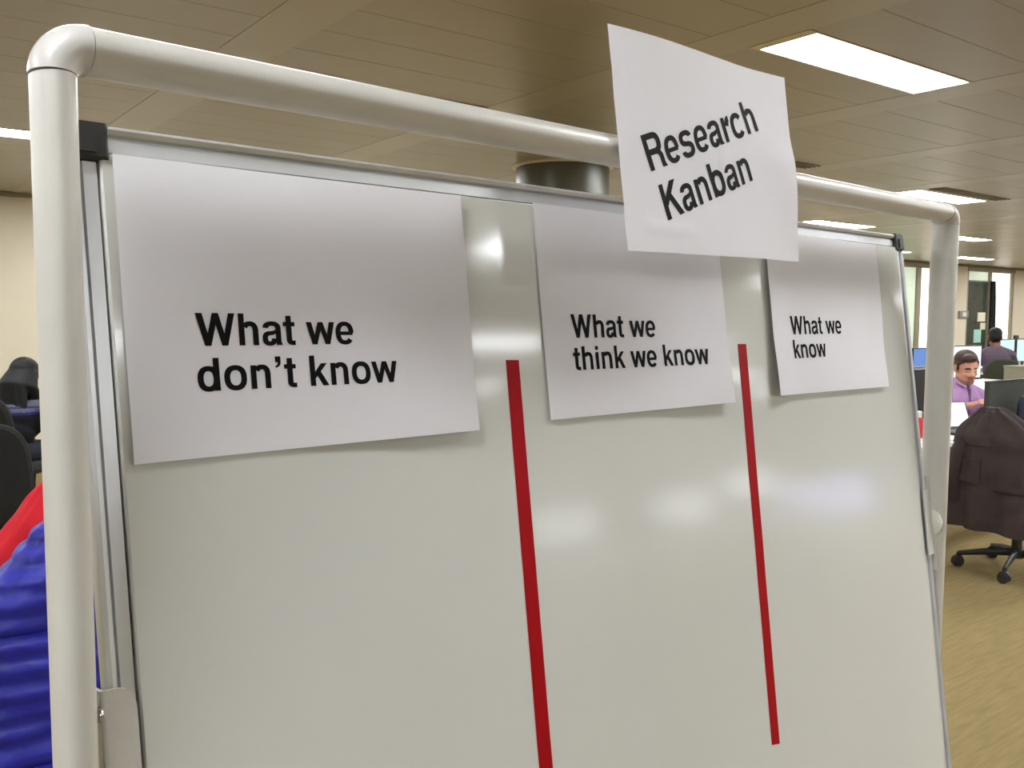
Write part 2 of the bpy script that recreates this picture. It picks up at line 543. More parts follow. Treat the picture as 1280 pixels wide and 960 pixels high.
# pivot brackets
br = MB()
prof = [(.013, -.0052), (.0405, -.0052), (.0405, -.0036), (.0152, -.0036), (.0152, .022), (.013, .022)]
topshape = MB()
fp = [(.0165, -.072), (.039, -.072)]
for k in range(7):
    a = PI / 2 * k / 6
    fp.append((.026 + .013 * math.cos(a), .056 + .016 * math.sin(a)))
fp.append((.0165, .072))
br.rings([[(x, -.0036, y) for x, y in fp], [(x, -.0056, y) for x, y in fp]], True, BT, 0, False)
br.box(.0165, .019, -.0056, .024, -.072, .072, BT)
pb = br.build('pivot_bracket', M_TUBE, stand)
for v in (.058, .016, -.05):
    b = MB().tube([(.0, .004, v), (.0175, .004, v)], .0032, 12, M=BT)
    b.lathe([(.0001, 0), (.004, .0004), (.0048, .002), (.0046, .0036), (.0001, .0046)], 14, BT @ Matrix.Translation((.0158, -.0045, v)) @ Matrix.Rotation(-PI / 2, 4, 'Y') @ Matrix.Translation((0, 0, -.002)))
    b.build('bolt', M_CHROME, pb)
br = MB()
br.box(1.2265, 1.2287, -.006, .024, -.075, .070, BT, 0, .0008)
br.box(1.2080, 1.2287, -.0044, -.0030, -.05, .05, BT)
pb = br.build('pivot_bracket', M_TUBE, stand)
kb = MB().lathe([(.0001, 0), (.020, 0), (.0216, .001), (.0216, .0032), (.020, .0044), (.0001, .0044)], 32, BT @ Matrix.Translation((1.2283, .0025, -.002)) @ Matrix.Rotation(PI / 2, 4, 'Y'))
kb.build('knob', M_WHITEPL, pb)
kb = MB().tube([(1.2275, .006, -.002), (1.2335, .006, -.002)], .006, 14, M=BT).build('pivot_pin', M_CHROME, pb)

# ------------------------------------------------------------------ lettering (hand drawn bold grotesque glyphs, units of 1/1000 em)
def superell(a, p=2.35):
    c, s = math.cos(a), math.sin(a)
    return (math.copysign(abs(c) ** (2 / p), c), math.copysign(abs(s) ** (2 / p), s))
def ring(cx, cy, rx, ry, tx, ty, a0=0, a1=360, n=36):
    n = max(6, int(n * abs(a1 - a0) / 360) + 1)
    out = []
    for k in range(n):
        A, B = R(a0 + (a1 - a0) * k / n), R(a0 + (a1 - a0) * (k + 1) / n)
        ca, cb = superell(A), superell(B)
        out.append([(cx + rx * ca[0], cy + ry * ca[1]), (cx + rx * cb[0], cy + ry * cb[1]),
                    (cx + (rx - tx) * cb[0], cy + (ry - ty) * cb[1]), (cx + (rx - tx) * ca[0], cy + (ry - ty) * ca[1])])
    return out
def rc(x0, x1, y0, y1):
    n = max(1, int((y1 - y0) / 150))
    return [[(x0, y0 + (y1 - y0) * k / n), (x1, y0 + (y1 - y0) * k / n), (x1, y0 + (y1 - y0) * (k + 1) / n), (x0, y0 + (y1 - y0) * (k + 1) / n)] for k in range(n)]
def st(a0, a1, ya, b0, b1, yb, n=5):
    L = lambda p, q, t: p + (q - p) * t
    return [[(L(a0, b0, k / n), L(ya, yb, k / n)), (L(a1, b1, k / n), L(ya, yb, k / n)), (L(a1, b1, (k + 1) / n), L(ya, yb, (k + 1) / n)), (L(a0, b0, (k + 1) / n), L(ya, yb, (k + 1) / n))] for k in range(n)]
GL = {
    'W': (944, st(14, 166, 720, 204, 346, 0) + st(204, 346, 0, 399, 545, 720) + st(399, 545, 720, 598, 740, 0) + st(598, 740, 0, 778, 930, 720)),
    'h': (611, rc(66, 206, 0, 720) + ring(336, 325, 210, 219, 138, 112, 0, 152) + rc(408, 546, 0, 330)),
    'n': (611, rc(66, 200, 0, 532) + ring(336, 325, 210, 219, 138, 112, 0, 152) + rc(408, 546, 0, 330)),
    'a': (556, ring(270, 372, 232, 174, 138, 104, 0, 172) + rc(364, 502, 60, 380) + [[(370, 0), (524, 0), (524, 18), (502, 70), (364, 100)]] + ring(212, 152, 184, 167, 136, 98, 90, 360) + [[(212, 222), (300, 232), (370, 262), (370, 352), (300, 328), (212, 319)]]),
    't': (333, rc(86, 226, 118, 676) + rc(10, 312, 430, 532) + ring(246, 126, 160, 136, 20, 0, 180, 180.1) + ring(246, 130, 160, 138, 140, 108, 180, 270) + rc(244, 312, -8, 98)),
    'w': (778, st(4, 148, 532, 148, 280, 0) + st(148, 280, 0, 322, 456, 532) + st(322, 456, 532, 498, 630, 0) + st(498, 630, 0, 630, 774, 532)),
    'e': (556, ring(278, 265, 256, 281, 140, 104, 0, 322) + rc(120, 500, 218, 304)),
    'd': (611, rc(405, 545, 0, 720) + ring(284, 265, 250, 280, 138, 114)),
    'b': (611, rc(66, 206, 0, 720) + ring(327, 265, 250, 280, 138, 114)),
    'o': (611, ring(305, 266, 271, 282, 140, 114)),
    "'": (278, [[(69, 720), (209, 720), (209, 585), (69, 585)], [(138, 585), (209, 585), (207, 560), (192, 518), (160, 490), (120, 470), (75, 458), (75, 506), (112, 522), (134, 552)]]),
    'k': (556, rc(66, 204, 0, 720) + [[(190, 320), (368, 532), (530, 532), (190, 160)], [(396, 0), (556, 0), (345, 352), (238, 262)]]),
    'i': (278, rc(69, 209, 0, 532) + rc(69, 209, 602, 720)),
    'R': (722, rc(76, 226, 0, 720) + rc(200, 430, 597, 720) + rc(200, 430, 288, 408) + ring(430, 504, 240, 216, 150, 122, -90, 90) + [[(420, 300), (500, 330), (600, 330), (646, 262), (656, 190), (662, 70), (696, 22), (696, 0), (534, 0), (516, 50), (510, 190), (492, 255), (420, 290)]]),
    'K': (722, rc(76, 226, 0, 720) + [[(200, 430), (500, 720), (696, 720), (200, 230)], [(540, 0), (726, 0), (440, 492), (328, 382)]]),
    's': (556, ring(276, 384, 230, 162, 134, 104, 12, 270) + ring(282, 150, 240, 166, 134, 104, -172, 90) + [[(270, 222), (282, 212), (290, 316), (270, 326)]]),
    'r': (389, rc(64, 204, 0, 532) + ring(382, 300, 196, 242, 150, 132, 90, 172)),
    'c': (556, ring(284, 265, 258, 281, 142, 112, 36, 324)),
    ' ': (278, []),
}
def text_width(s_):
    return sum(GL[c][0] for c in s_)
def lay_text(mb, s_, x, y, em, ang, disp, lift=.00035, sx=1.0, sy=1.0):
    ca, sa = math.cos(ang), math.sin(ang)
    pen = 0
    for ch in s_:
        adv, polys = GL[ch]
        for pl in polys:
            pts = []
            for gx, gy in pl:
                lx = (gx + pen) * em / 1000 * sx
                ly = gy * em / 1000 * sy
                px, py = x + lx * ca - ly * sa, y + lx * sa + ly * ca
                pts.append((px, py, disp(px, py) + lift))
            area = sum(pts[i][0] * pts[(i + 1) % len(pts)][1] - pts[(i + 1) % len(pts)][0] * pts[i][1] for i in range(len(pts)))
            if area < 0:
                pts.reverse()
            if len(pts) == 4:
                mb.add(pts, [(0, 1, 2, 3)])
            else:
                tris = tessellate_polygon([[Vector((p[0], p[1], 0)) for p in pts]])
                ft = []
                for t3 in tris:
                    a, b, c = [Vector(pts[i]) for i in t3]
                    ft.append(tuple(t3) if (b - a).cross(c - a).z > 0 else tuple(reversed(t3)))
                mb.add(pts, ft)
        pen += adv

def sheet(name, label, Mx, disp, lines, nx=48, ny=36, W=.297, H=.21, warp=None):
    mb = MB()
    v = []
    f = []
    for layer in (0, 1):
        for j in range(ny + 1):
            for i in range(nx + 1):
                x, y = W * i / nx, -H * j / ny
                v.append((x, y, disp(x, y) - .00018 * layer))
    N = (nx + 1) * (ny + 1)
    for j in range(ny):
        for i in range(nx):
            a = j * (nx + 1) + i
            f.append((a, a + nx + 1, a + nx + 2, a + 1))
            f.append((N + a, N + a + 1, N + a + nx + 2, N + a + nx + 1))
    rim = [i for i in range(nx + 1)] + [j * (nx + 1) + nx for j in range(1, ny + 1)] + [ny * (nx + 1) + i for i in range(nx - 1, -1, -1)] + [j * (nx + 1) for j in range(ny - 1, 0, -1)]
    for a, b in zip(rim, rim[1:] + rim[:1]):
        f.append((a, b, N + b, N + a))
    mb.add(v, f, None, 0, True)
    o = mb.build(name, M_PAPER, None, 60)
    o.matrix_world = Mx
    tag(o, label, 'paper sheet', 'printed paper sheets')
    tx = MB()
    for args in lines:
        lay_text(tx, *args[:5], disp, sx=args[5], sy=args[6])
    tx.build('printed_text', M_INK, o, label='bold black printed lettering')
    return o
# board frame -> x right, y up the board, z out of it
FACE = Matrix(((1, 0, 0, 0), (0, math.sin(TILT), -math.cos(TILT), 0), (0, math.cos(TILT), math.sin(TILT), ZP), (0, 0, 0, 1)))
def on_board(u, v, a):
    return WB @ FACE @ Matrix.Translation((u, v, .0008)) @ Matrix.Rotation(a, 4, 'Z')
def ss(a, b, x):
    t = max(0, min(1, (x - a) / (b - a)))
    return t * t * (3 - 2 * t)
def crumple(x, y, seed, amp):
    return amp * (noise.noise(Vector((x * 14 + seed, y * 14, seed))) + .5 * noise.noise(Vector((x * 33, y * 33 + seed, seed))))
def d1(x, y):
    b = ss(-.12, -.21, y)
    return .0004 + .0045 * b * ss(.08, .24, x) * (0.75 + .25 * math.sin(x * 30)) + .0015 * b * ss(.10, 0, x) + .003 * ss(.24, .297, x) * (1 - b) + crumple(x, y, 3, .0006) + .0007
def d2(x, y):
    b = ss(-.12, -.21, y)
    return .0004 + .005 * b * ss(.1, .29, x) + .0012 * b + .002 * ss(.22, .297, x) * (1 - b) + crumple(x, y, 9, .0006) + .0007
def d3(x, y):
    b = ss(-.12, -.21, y)
    return .0004 + .003 * b + .004 * ss(.06, 0, x) + .0028 * ss(.24, .297, x) * ss(-.17, -.1, y) + crumple(x, y, 15, .0006) + .0007
EM = .0327
sheet('paper_sheet', "white sheet printed What we don't know, taped to the board", on_board(.0503, .4238, -.0051), d1,
      [('What we', .0482, -.1312, EM, 0.0, .98, 1.0), ("don't know", .0462, -.1634, EM, 0.0, .985, 1.0)])
sheet('paper_sheet', 'white sheet printed What we think we know, taped to the board', on_board(.4385, .4246, -.0054), d2,
      [('What we', .0385, -.1312, EM, 0.0, .985, 1.0), ('think we know', .0375, -.1634, EM, 0.0, .985, 1.0)])
sheet('paper_sheet', 'white sheet printed What we know, taped to the board', on_board(.8329, .4255, -.0101), d3,
      [('What we', .0470, -.1330, EM, 0.01, .995, 1.02), ('know', .0470, -.1640, EM, 0.01, .985, 1.02)])
# the heading sheet fixed to the rail
def Rz(a):
    return Matrix.Rotation(a, 4, 'Z')
kM = Matrix.Translation((.4712, -.0076, 1.7673)) @ Rz(-.0075) @ Matrix.Rotation(-.1307, 4, 'X') @ Matrix.Rotation(-.0104, 4, 'Y')
kM = WB @ kM @ Matrix.Rotation(PI / 2, 4, 'X')         # sheet x,y -> board x,z ; z out -> -y
def dk(x, y):
    e = .003 * math.sin(PI * x / .297 * 2) * ss(-.075, 0, y) + .004 * math.sin(PI * (-y - .06) / .15 * 1.5) * ss(.22, .297, x) * ss(-.06, -.10, y)
    e += .0015
    cr = .0016 * math.exp(-((y + .187 + .03 * (x - .06)) / .004) ** 2) * ss(.02, .04, x) * ss(.12, .09, x)
    cr += .0016 * math.exp(-((x - .165 - (y + .1) * .3) / .004) ** 2) * ss(-.13, -.115, y) * ss(-.085, -.1, y)
    return e + cr + crumple(x, y, 21, .0009)
KA = R(18.6)
sheet('heading_sheet', 'tilted white sheet printed Research Kanban, fixed to the top rail', kM, dk,
      [('Research', .0392, -.1345, .0462, KA, 1.0, 1.05), ('Kanban', .0590, -.1800, .0462, R(19.4), .985, 1.05)])

# red tape
def tape(label, pts):
    (a, b), (c, d) = pts        # (left,right) at top, at bottom, in u,v
    mb = MB()
    n = 20
    rings = []
    for k in range(n + 1):
        t = k / n
        l = Vector(a).lerp(Vector(c), t)
        r_ = Vector(b).lerp(Vector(d), t)
        w = .0003 * noise.noise(Vector((t * 9, a[0] * 7, 1)))
        rings.append([(l.x + w, l.y, 0), (r_.x + w, r_.y, 0), (r_.x + w, r_.y, .0004), (l.x + w, l.y, .0004)])
    mb.rings(rings, True, None, 0, False)
    o = mb.build('tape_strip', M_TAPE)
    o.matrix_world = WB @ FACE @ Matrix.Translation((0, 0, .00005))
    tag(o, label, 'tape', 'red tape lines on the board')
tape("strip of red tape between What we don't know and What we think we know", (((.3887, .2740), (.4046, .2735)), ((.3872, -.38), (.4040, -.382))))
tape('strip of red tape between What we think we know and What we know', (((.7615, .2821), (.7785, .2818)), ((.7572, -.1956), (.7732, -.1990))))

# ------------------------------------------------------------------ furniture builders
def panel_rings(w, h, th, curve, z0, y0, narrow=.8, n=28, lean=0.0):
    """a curved chair back: outline superellipse, w wide, h tall"""
    pts = []
    for k in range(n):
        a = 2 * PI * k / n
        c, s = superell(a, 3.2)
        x = w / 2 * c * (1 - (1 - narrow) * (.5 + .5 * s))
        pts.append((x, z0 + h / 2 + h / 2 * s))
    cz = z0 + h / 2
    rings = []
    for sc, dy in ((.0, .5), (.5, .5), (.93, .5), (1, .2), (1, -.2), (.93, -.5), (.5, -.5), (.0, -.5)):
        r_ = []
        for x, z in pts:
            xx, zz = x * max(sc, .02), cz + (z - cz) * max(sc, .02)
            y = y0 + dy * th + curve * (xx / (w / 2)) ** 2 - lean * (zz - z0)
            r_.append((xx, y, zz))
        rings.append(r_)
    return rings

CH = {}
def office_chair(label, loc, rotz, fab=None, group='office chairs', arms=True, base=.35, bw=.46, bh=.50):
    fab = fab or M_BLACKFAB
    t = thing('office_chair', label, 'chair', loc, rotz, group)
    if 'base' not in CH:
        sp = MB().tube([(0, .03, .115), (0, .18, .10), (0, .31, .078)], [.024, .02, .014], 10, rad2=[.016, .014, .012])
        CH['base'] = sp.mesh('base_spoke', M_CHAIRPL)
        ca = MB().tube([(-.022, 0, .03), (-.004, 0, .03)], .03, 16).tube([(.004, 0, .03), (.022, 0, .03)], .03, 16)
        ca.tube([(0, 0, .03), (0, -.002, .085)], .009, 8)
        ca.tube([(-.012, 0, .036), (.012, 0, .036)], .033, 14)
        CH['caster'] = ca.mesh('caster', M_CHAIRPL)
        co = MB().lathe([(.04, .085), (.042, .135), (.028, .14), (.028, .28), (.016, .281), (.016, .40), (.09, .405), (.1, .425), (.0001, .427)], 18)
        CH['col'] = co.mesh('gas_column', M_CHAIRPL)
        se = MB()
        rr = []
        for sc, z in ((.02, .415), (.8, .415), (.97, .43), (1, .455), (.96, .482), (.8, .495), (.4, .492), (.02, .488)):
            r_ = []
            for k in range(28):
                c, s = superell(2 * PI * k / 28, 3)
                r_.append((.245 * c * sc, .02 + .235 * s * sc, z - (.02 * max(0, s) ** 3 if z > .44 else 0)))
            rr.append(r_)
        se.rings(rr, True)
        CH['seat'] = se
        sb = MB().tube([(0, -.05, .42), (0, -.22, .43), (0, -.27, .50), (0, -.275, .68)], [.03, .03, .03, .026], 10, rad2=[.012, .012, .014, .01])
        CH['stem'] = sb.mesh('back_stem', M_CHAIRPL)
        for s in (-1, 1):
            ar = MB().tube([(s * .2, 0, .43), (s * .27, 0, .44), (s * .285, 0, .52), (s * .285, .0, .655)], .014, 8, rad2=.022)
            ar.tube([(s * .28, -.12, .66), (s * .28, 0, .668), (s * .28, .13, .66)], [.012, .017, .012], 10, rad2=[.03, .036, .03])
            CH['arm%d' % s] = ar.mesh('armrest', M_CHAIRPL)
    for k in range(5):
        a = 2 * PI * k / 5 + base
        o = bpy.data.objects.new('base_spoke', CH['base'])
        COL.objects.link(o)
        o.rotation_euler = (0, 0, a)
        o.parent = t
        o2 = bpy.data.objects.new('caster', CH['caster'])
        COL.objects.link(o2)
        o2.location = (-.31 * math.sin(a), .31 * math.cos(a), .0)
        o2.rotation_euler = (0, 0, a + .7 * k)
        o2.parent = t
    for key, nm in (('col', 'gas_column'), ('stem', 'back_stem')) + ((('arm1', 'armrest'), ('arm-1', 'armrest')) if arms else ()):
        o = bpy.data.objects.new(nm, CH[key])
        COL.objects.link(o)
        o.parent = t
    o = bpy.data.objects.new('seat', CH['seat'].mesh('seat', fab))
    COL.objects.link(o)
    o.parent = t
    MB().rings(panel_rings(bw, bh, .05, .05, .48, -.265, .86, 32, .10), True).build('backrest', fab, t)
    return t

def jacket(name, label, loc, rotz, m, zt, zb, hw_top, hw_bot, quilt=0.0, seed=1, sleeve=True, cy=-.285, cat='jacket', depth=.075, collar=False, sl_out=.06, slope=.13, skew=0.0, fa=1.0, patches=()):
    """a coat hung over a chair back: closed shell round the backrest with collar and sleeves; local +y is the way the chair faces"""
    t = thing(name, label, cat, loc, rotz)
    n, ns = 56, 60
    rings = []
    H = zt - zb
    for i in range(ns + 1):
        s = i / ns
        z = zt - H * s
        sh = min(1, (s * H) / slope)
        hw = hw_top * (.24 + .76 * math.sin(sh * PI / 2)) + (hw_bot - hw_top) * max(0, s - .15) / .85
        dp = .034 + (depth - .034) * min(1, s * H / .16) + .03 * s
        q_ = 0
        if quilt > 0:
            ph = (z + .006 * math.sin(z * 31 + seed)) / quilt
            q_ = abs(math.sin(PI * ph)) ** .55
        r_ = []
        for k in range(n):
            a = 2 * PI * k / n
            c, sn = superell(a, 2.6)
            fold = fa * .013 * s * math.sin(3 * a + seed + 2 * z) + fa * .010 * s * math.sin(7 * a + 2.1 * seed) + .012 * noise.noise(Vector((c * 3, sn * 3 + seed, z * 6)))
            fold += .010 * noise.noise(Vector((c * 7 + seed, sn * 7, z * 13)))
            fold += (fa - 1) * .010 * noise.noise(Vector((c * 4.5, sn * 4.5 + seed, z * 1.6)))
            if quilt > 0:
                fold += .022 * (q_ - .6) + .009 * noise.noise(Vector((c * 16, sn * 16, z * 34)))
            e = 1 + 0 * fold
            r_.append((skew * (1 - sh) + hw * c * e + fold * c, cy + dp * sn * e + fold * sn - .03 * s * (1 if sn < 0 else 0) - (z - zb) * .10 * 0, z))
        rings.append(r_)
    top = [[(skew + (p[0] - skew) * .2, cy + (p[1] - cy) * .2, zt + .004) for p in rings[0]], [(skew + (p[0] - skew) * .8, cy + (p[1] - cy) * .8, zt + .006) for p in rings[0]]]
    MB().rings(top + rings, True).build('body', m, t, 80)
    for nm, ka, kb, sa, sb, off in patches:
        pr = []
        ks = list(range(int(ka * n), int(kb * n) + 1))
        for i in range(int(sa * ns), int(sb * ns) + 1):
            outer, inner = [], []
            for q2, k in enumerate(ks):
                p = Vector(rings[i][k % n])
                nr = Vector((p.x * .35, p.y - cy, 0)).normalized()
                o_ = off * (1 if 0 < q2 < len(ks) - 1 else .5)
                outer.append(p + nr * o_)
                inner.append(p - nr * .004)
            pr.append(outer + inner[::-1])
        MB().rings(pr, True).build(nm, m, t, 60)
    if collar:
        cr = []
        for rr, zz in ((.95, -.03), (1.05, .015), (1.0, .05), (.86, .052), (.8, .01), (.8, -.03)):
            cr.append([(hw_top * .36 * rr * math.cos(2 * PI * k / 24), cy + .045 * rr * math.sin(2 * PI * k / 24), zt + zz + .012 * math.cos(2 * PI * k / 12)) for k in range(24)])
        MB().rings(cr, True).build('collar', m, t, 80)
    if sleeve:
        for s in (-1, 1):
            pts, ra, rb = [], [], []
            for i in range(41):
                u_ = i / 40
                z = zt - slope * .75 - (H * .78) * u_
                x = s * (hw_top * .82 + sl_out * math.sin(u_ * PI * .6) + .01 * math.sin(u_ * 9 + seed))
                y = cy - .035 - .05 * math.sin(u_ * PI) + .02 * u_
                w = .052 - .014 * u_ + (.008 * (abs(math.sin(PI * z / quilt)) ** .55 - .5) if quilt else .004 * noise.noise(Vector((u_ * 12, seed, s))))
                pts.append((x, y, z))
                if i == 0:
                    w *= .6
                ra.append(w)
                rb.append(w * .8)
            MB().tube(pts, ra, 16, rad2=rb, up=(1, 0, 0)).build('sleeve', m, t, 80)
    return t

def desk(label, x0, x1, y0, y1, z=.74, edge=M_DESKW, top=M_DESKW, group='office desks'):
    t = thing('desk', label, 'desk', ((x0 + x1) / 2, (y0 + y1) / 2, 0), 0, group)
    hx, hy = (x1 - x0) / 2, (y1 - y0) / 2
    MB().box(-hx, hx, -hy, hy, z - .028, z, None, 0, .003).build('desktop', top, t)
    if edge is not top:
        MB().box(-hx - .002, hx + .002, -hy - .004, -hy + .006, z - .05, z - .002).build('edge_band', edge, t)
    for sx in (-1, 1):
        for sy in (-1, 1):
            MB().box(sx * (hx - .08) - .025, sx * (hx - .08) + .025, sy * (hy - .07) - .025, sy * (hy - .07) + .025, 0, z - .028).build('leg', M_METLEG, t)
        MB().box(sx * (hx - .08) - .015, sx * (hx - .08) + .015, -hy + .07, hy - .07, z - .07, z - .03).build('crossbar', M_METLEG, t)
    return t

def monitor(label, loc, rotz, w=.54, h=.32, zc=None, scr=None, group='desktop monitors', rise=.12):
    """screen faces local -y; loc = foot on the desk"""
    t = thing('monitor', label, 'monitor', loc, rotz, group)
    MB().prism(rrect(-.11, .11, -.08, .08, .03), 0, .012).build('foot', M_BEZEL, t)
    MB().box(-.025, .025, .02, .04, .01, rise + h * .6, None, 0, .004).build('neck', M_BEZEL, t)
    MB().box(-w / 2, w / 2, -.012, .022, rise, rise + h, None, 0, .005).build('casing', M_BEZEL, t)
    MB().box(-w / 2 + .012, w / 2 - .012, -.0145, -.011, rise + .016, rise + h - .012).build('screen', scr or M_SCREENW, t)
    return t

def sheet_box(name, label, cat, x0, x1, y0, y1, z0, z1, m, group=None, ch=.0):
    o = MB().box(-(x1 - x0) / 2, (x1 - x0) / 2, -(y1 - y0) / 2, (y1 - y0) / 2, 0, z1 - z0, None, 0, ch).build(name, m)
    o.location = ((x0 + x1) / 2, (y0 + y1) / 2, z0)
    return tag(o, label, cat, group)

# ------------------------------------------------------------------ people
def capsule(bm_parts, a, b, ra, rb, n=14, flat=None):
    a, b = Vector(a), Vector(b)
    d = b - a
    L = max(d.length, 1e-5)
    t = d / L
    up = Vector((0, 0, 1)) if abs(t.z) < .9 else Vector((0, 1, 0))
    x = up.cross(t).normalized()
    y = t.cross(x)
    if flat:
        fx, fy = flat
    else:
        fx = fy = 1
    rings = []
    for k in range(5):
        e = PI / 2 * (1 - k / 5)
        rings.append((a - t * ra * math.sin(e), ra * math.cos(e)))
    for k in range(1):
        rings.append((a, ra))
    rings.append((b, rb))
    for k in range(1, 6):
        e = PI / 2 * k / 5
        rings.append((b + t * rb * math.sin(e), rb * math.cos(e)))
    out = []
    for c, r_ in rings:
        r_ = max(r_, 1e-4)
        out.append([c + x * (fx * r_ * math.cos(2 * PI * k / n)) + y * (fy * r_ * math.sin(2 * PI * k / n)) for k in range(n)])
    bm_parts.rings(out, True)

class Body:
    def __init__(s):
        s.mb = MB()
        s.pr = []
    def cap(s, a, b, ra, rb, tagm):
        capsule(s.mb, a, b, ra, rb)
        s.pr.append(('c', Vector(a), Vector(b), ra, rb, tagm))
        return s
    def ell(s, c, rad, tagm, rot=None):
        M = Matrix.Translation(Vector(c)) @ (rot.to_4x4() if rot else Matrix.Identity(4))
        rings = []
        for i in range(11):
            th = PI * i / 10
            rings.append([(rad[0] * math.sin(th) * math.cos(2 * PI * k / 18) + 1e-5 * math.cos(k), rad[1] * math.sin(th) * math.sin(2 * PI * k / 18) + 1e-5 * math.sin(k), -rad[2] * math.cos(th)) for k in range(18)])
        s.mb.rings(rings, True, M)
        s.pr.append(('e', M.inverted(), Vector(rad), None, None, tagm))
        return s
    def tagof(s, p):
        best, bt = 1e9, None
        for q in s.pr:
            if q[0] == 'c':
                ab = q[2] - q[1]
                t = max(0, min(1, (p - q[1]).dot(ab) / max(ab.length_squared, 1e-9)))
                d = (p - q[1] - ab * t).length - (q[3] + (q[4] - q[3]) * t)
            else:
                l = q[1] @ p
                k = math.sqrt((l.x / q[2].x) ** 2 + (l.y / q[2].y) ** 2 + (l.z / q[2].z) ** 2)
                d = (k - 1) * min(q[2])
            if d < best:
                best, bt = d, q[5]
        return bt
    def build(s, name, mats, parent, voxel=.009, smooth=4, bands=()):
        me = s.mb.mesh('tmp', M_SKIN)
        o = bpy.data.objects.new('tmp', me)
        COL.objects.link(o)
        r_ = o.modifiers.new('r', 'REMESH')
        r_.mode = 'VOXEL'
        r_.voxel_size = voxel
        sm = o.modifiers.new('s', 'SMOOTH')
        sm.factor = .5
        sm.iterations = smooth
        dg = bpy.context.evaluated_depsgraph_get()
        dg.update()
        me2 = bpy.data.meshes.new_from_object(o.evaluated_get(dg))
        bpy.data.objects.remove(o)
        me2.name = name
        me2.materials.clear()
        keys = list(mats.keys())
        for k in keys:
            me2.materials.append(mats[k])
        vt = me2.vertices
        for f in me2.polygons:
            g = s.tagof(f.center)
            if g == 'top':
                for z0, z1, bk in bands:
                    if z0 < f.center.z < z1:
                        g = bk
            f.material_index = keys.index(g)
            f.use_smooth = True
        ob = bpy.data.objects.new(name, me2)
        COL.objects.link(ob)
        ob.parent = parent
        return ob

def hand(B, wrist, fwd, side, down, k='skin', curl=.5):
    """palm and five fingers. fwd: pointing direction, side: towards thumb, down: palm normal"""
    w, f, s_, d = Vector(wrist), Vector(fwd).normalized(), Vector(side).normalized(), Vector(down).normalized()
    for off in (-.026, -.009, .009, .026):
        B.cap(w + s_ * off * .7, w + f * .085 + s_ * off, .017, .0135, k)
    for off, L in ((.030, .070), (.010, .080), (-.011, .074), (-.031, .058)):
        a = w + f * .088 + s_ * off
        b = a + (f * (1 - .3 * curl) + d * curl * .6).normalized() * L * .5
        c = b + (f * (1 - curl) + d * curl * 1.1).normalized() * L * .5
        B.cap(a, b, .0092, .0086, k)
        B.cap(b, c, .0086, .0072, k)
    a = w + f * .025 + s_ * .03
    b = a + (f * .6 + s_ * .7 + d * .3).normalized() * .045
    c = b + (f * .9 + s_ * .1 + d * .35).normalized() * .034
    B.cap(a, b, .015, .011, k)
    B.cap(b, c, .0105, .008, k)

def head(B, c, rot, hair, skin='skin', beard=None, lip='lip', hairk=True, long_=False):
    """head facing local +y; c = head centre; rot = 3x3"""
    P = lambda x, y, z: Vector(c) + rot @ Vector((x, y, z))
    B.ell(P(0, -.008, .028), (.074, .094, .092), skin, rot)
    B.ell(P(0, .018, -.040), (.060, .070, .076), skin, rot)
    B.cap(P(0, .058, -.092), P(0, .062, -.088), .026, .026, beard or skin)           # chin
    for s in (-1, 1):
        B.cap(P(s * .050, .0, -.070), P(s * .022, .055, -.092), .022, .022, beard or skin)   # jaw
        B.ell(P(s * .076, -.012, -.006), (.010, .020, .032), skin, rot)            # ear
        B.ell(P(s * .031, .074, -.022), (.022, .016, .018), skin, rot)            # cheek
        B.cap(P(s * .016, .083, .026), P(s * .046, .072, .024), .0062, .005, hair)       # brow
        B.ell(P(s * .031, .079, .006), (.014, .008, .0065), 'eye', rot)
        B.cap(P(s * .018, .084, .014), P(s * .044, .074, .012), .006, .005, skin)
    B.cap(P(0, .088, .010), P(0, .104, -.022), .010, .0145, skin)                   # nose
    B.ell(P(0, .092, -.030), (.019, .014, .010), skin, rot)
    B.ell(P(0, .083, -.056), (.024, .010, .0055), lip, rot)
    B.ell(P(0, .081, -.066), (.020, .010, .006), lip, rot)
    if beard:
        B.ell(P(0, .081, -.044), (.026, .010, .006), beard, rot)
        B.ell(P(0, .072, -.080), (.032, .016, .014), beard, rot)
    if hairk:
        B.ell(P(0, -.022, .058), (.083, .094, .078), hair, rot)
        B.ell(P(0, -.052, .012), (.078, .066, .082), hair, rot)
        B.ell(P(.012, .050, .098), (.058, .040, .030), hair, rot)
        for s in (-1, 1):
            B.cap(P(s * .074, .018, .05), P(s * .074, .016, -.004), .012, .008, hair)

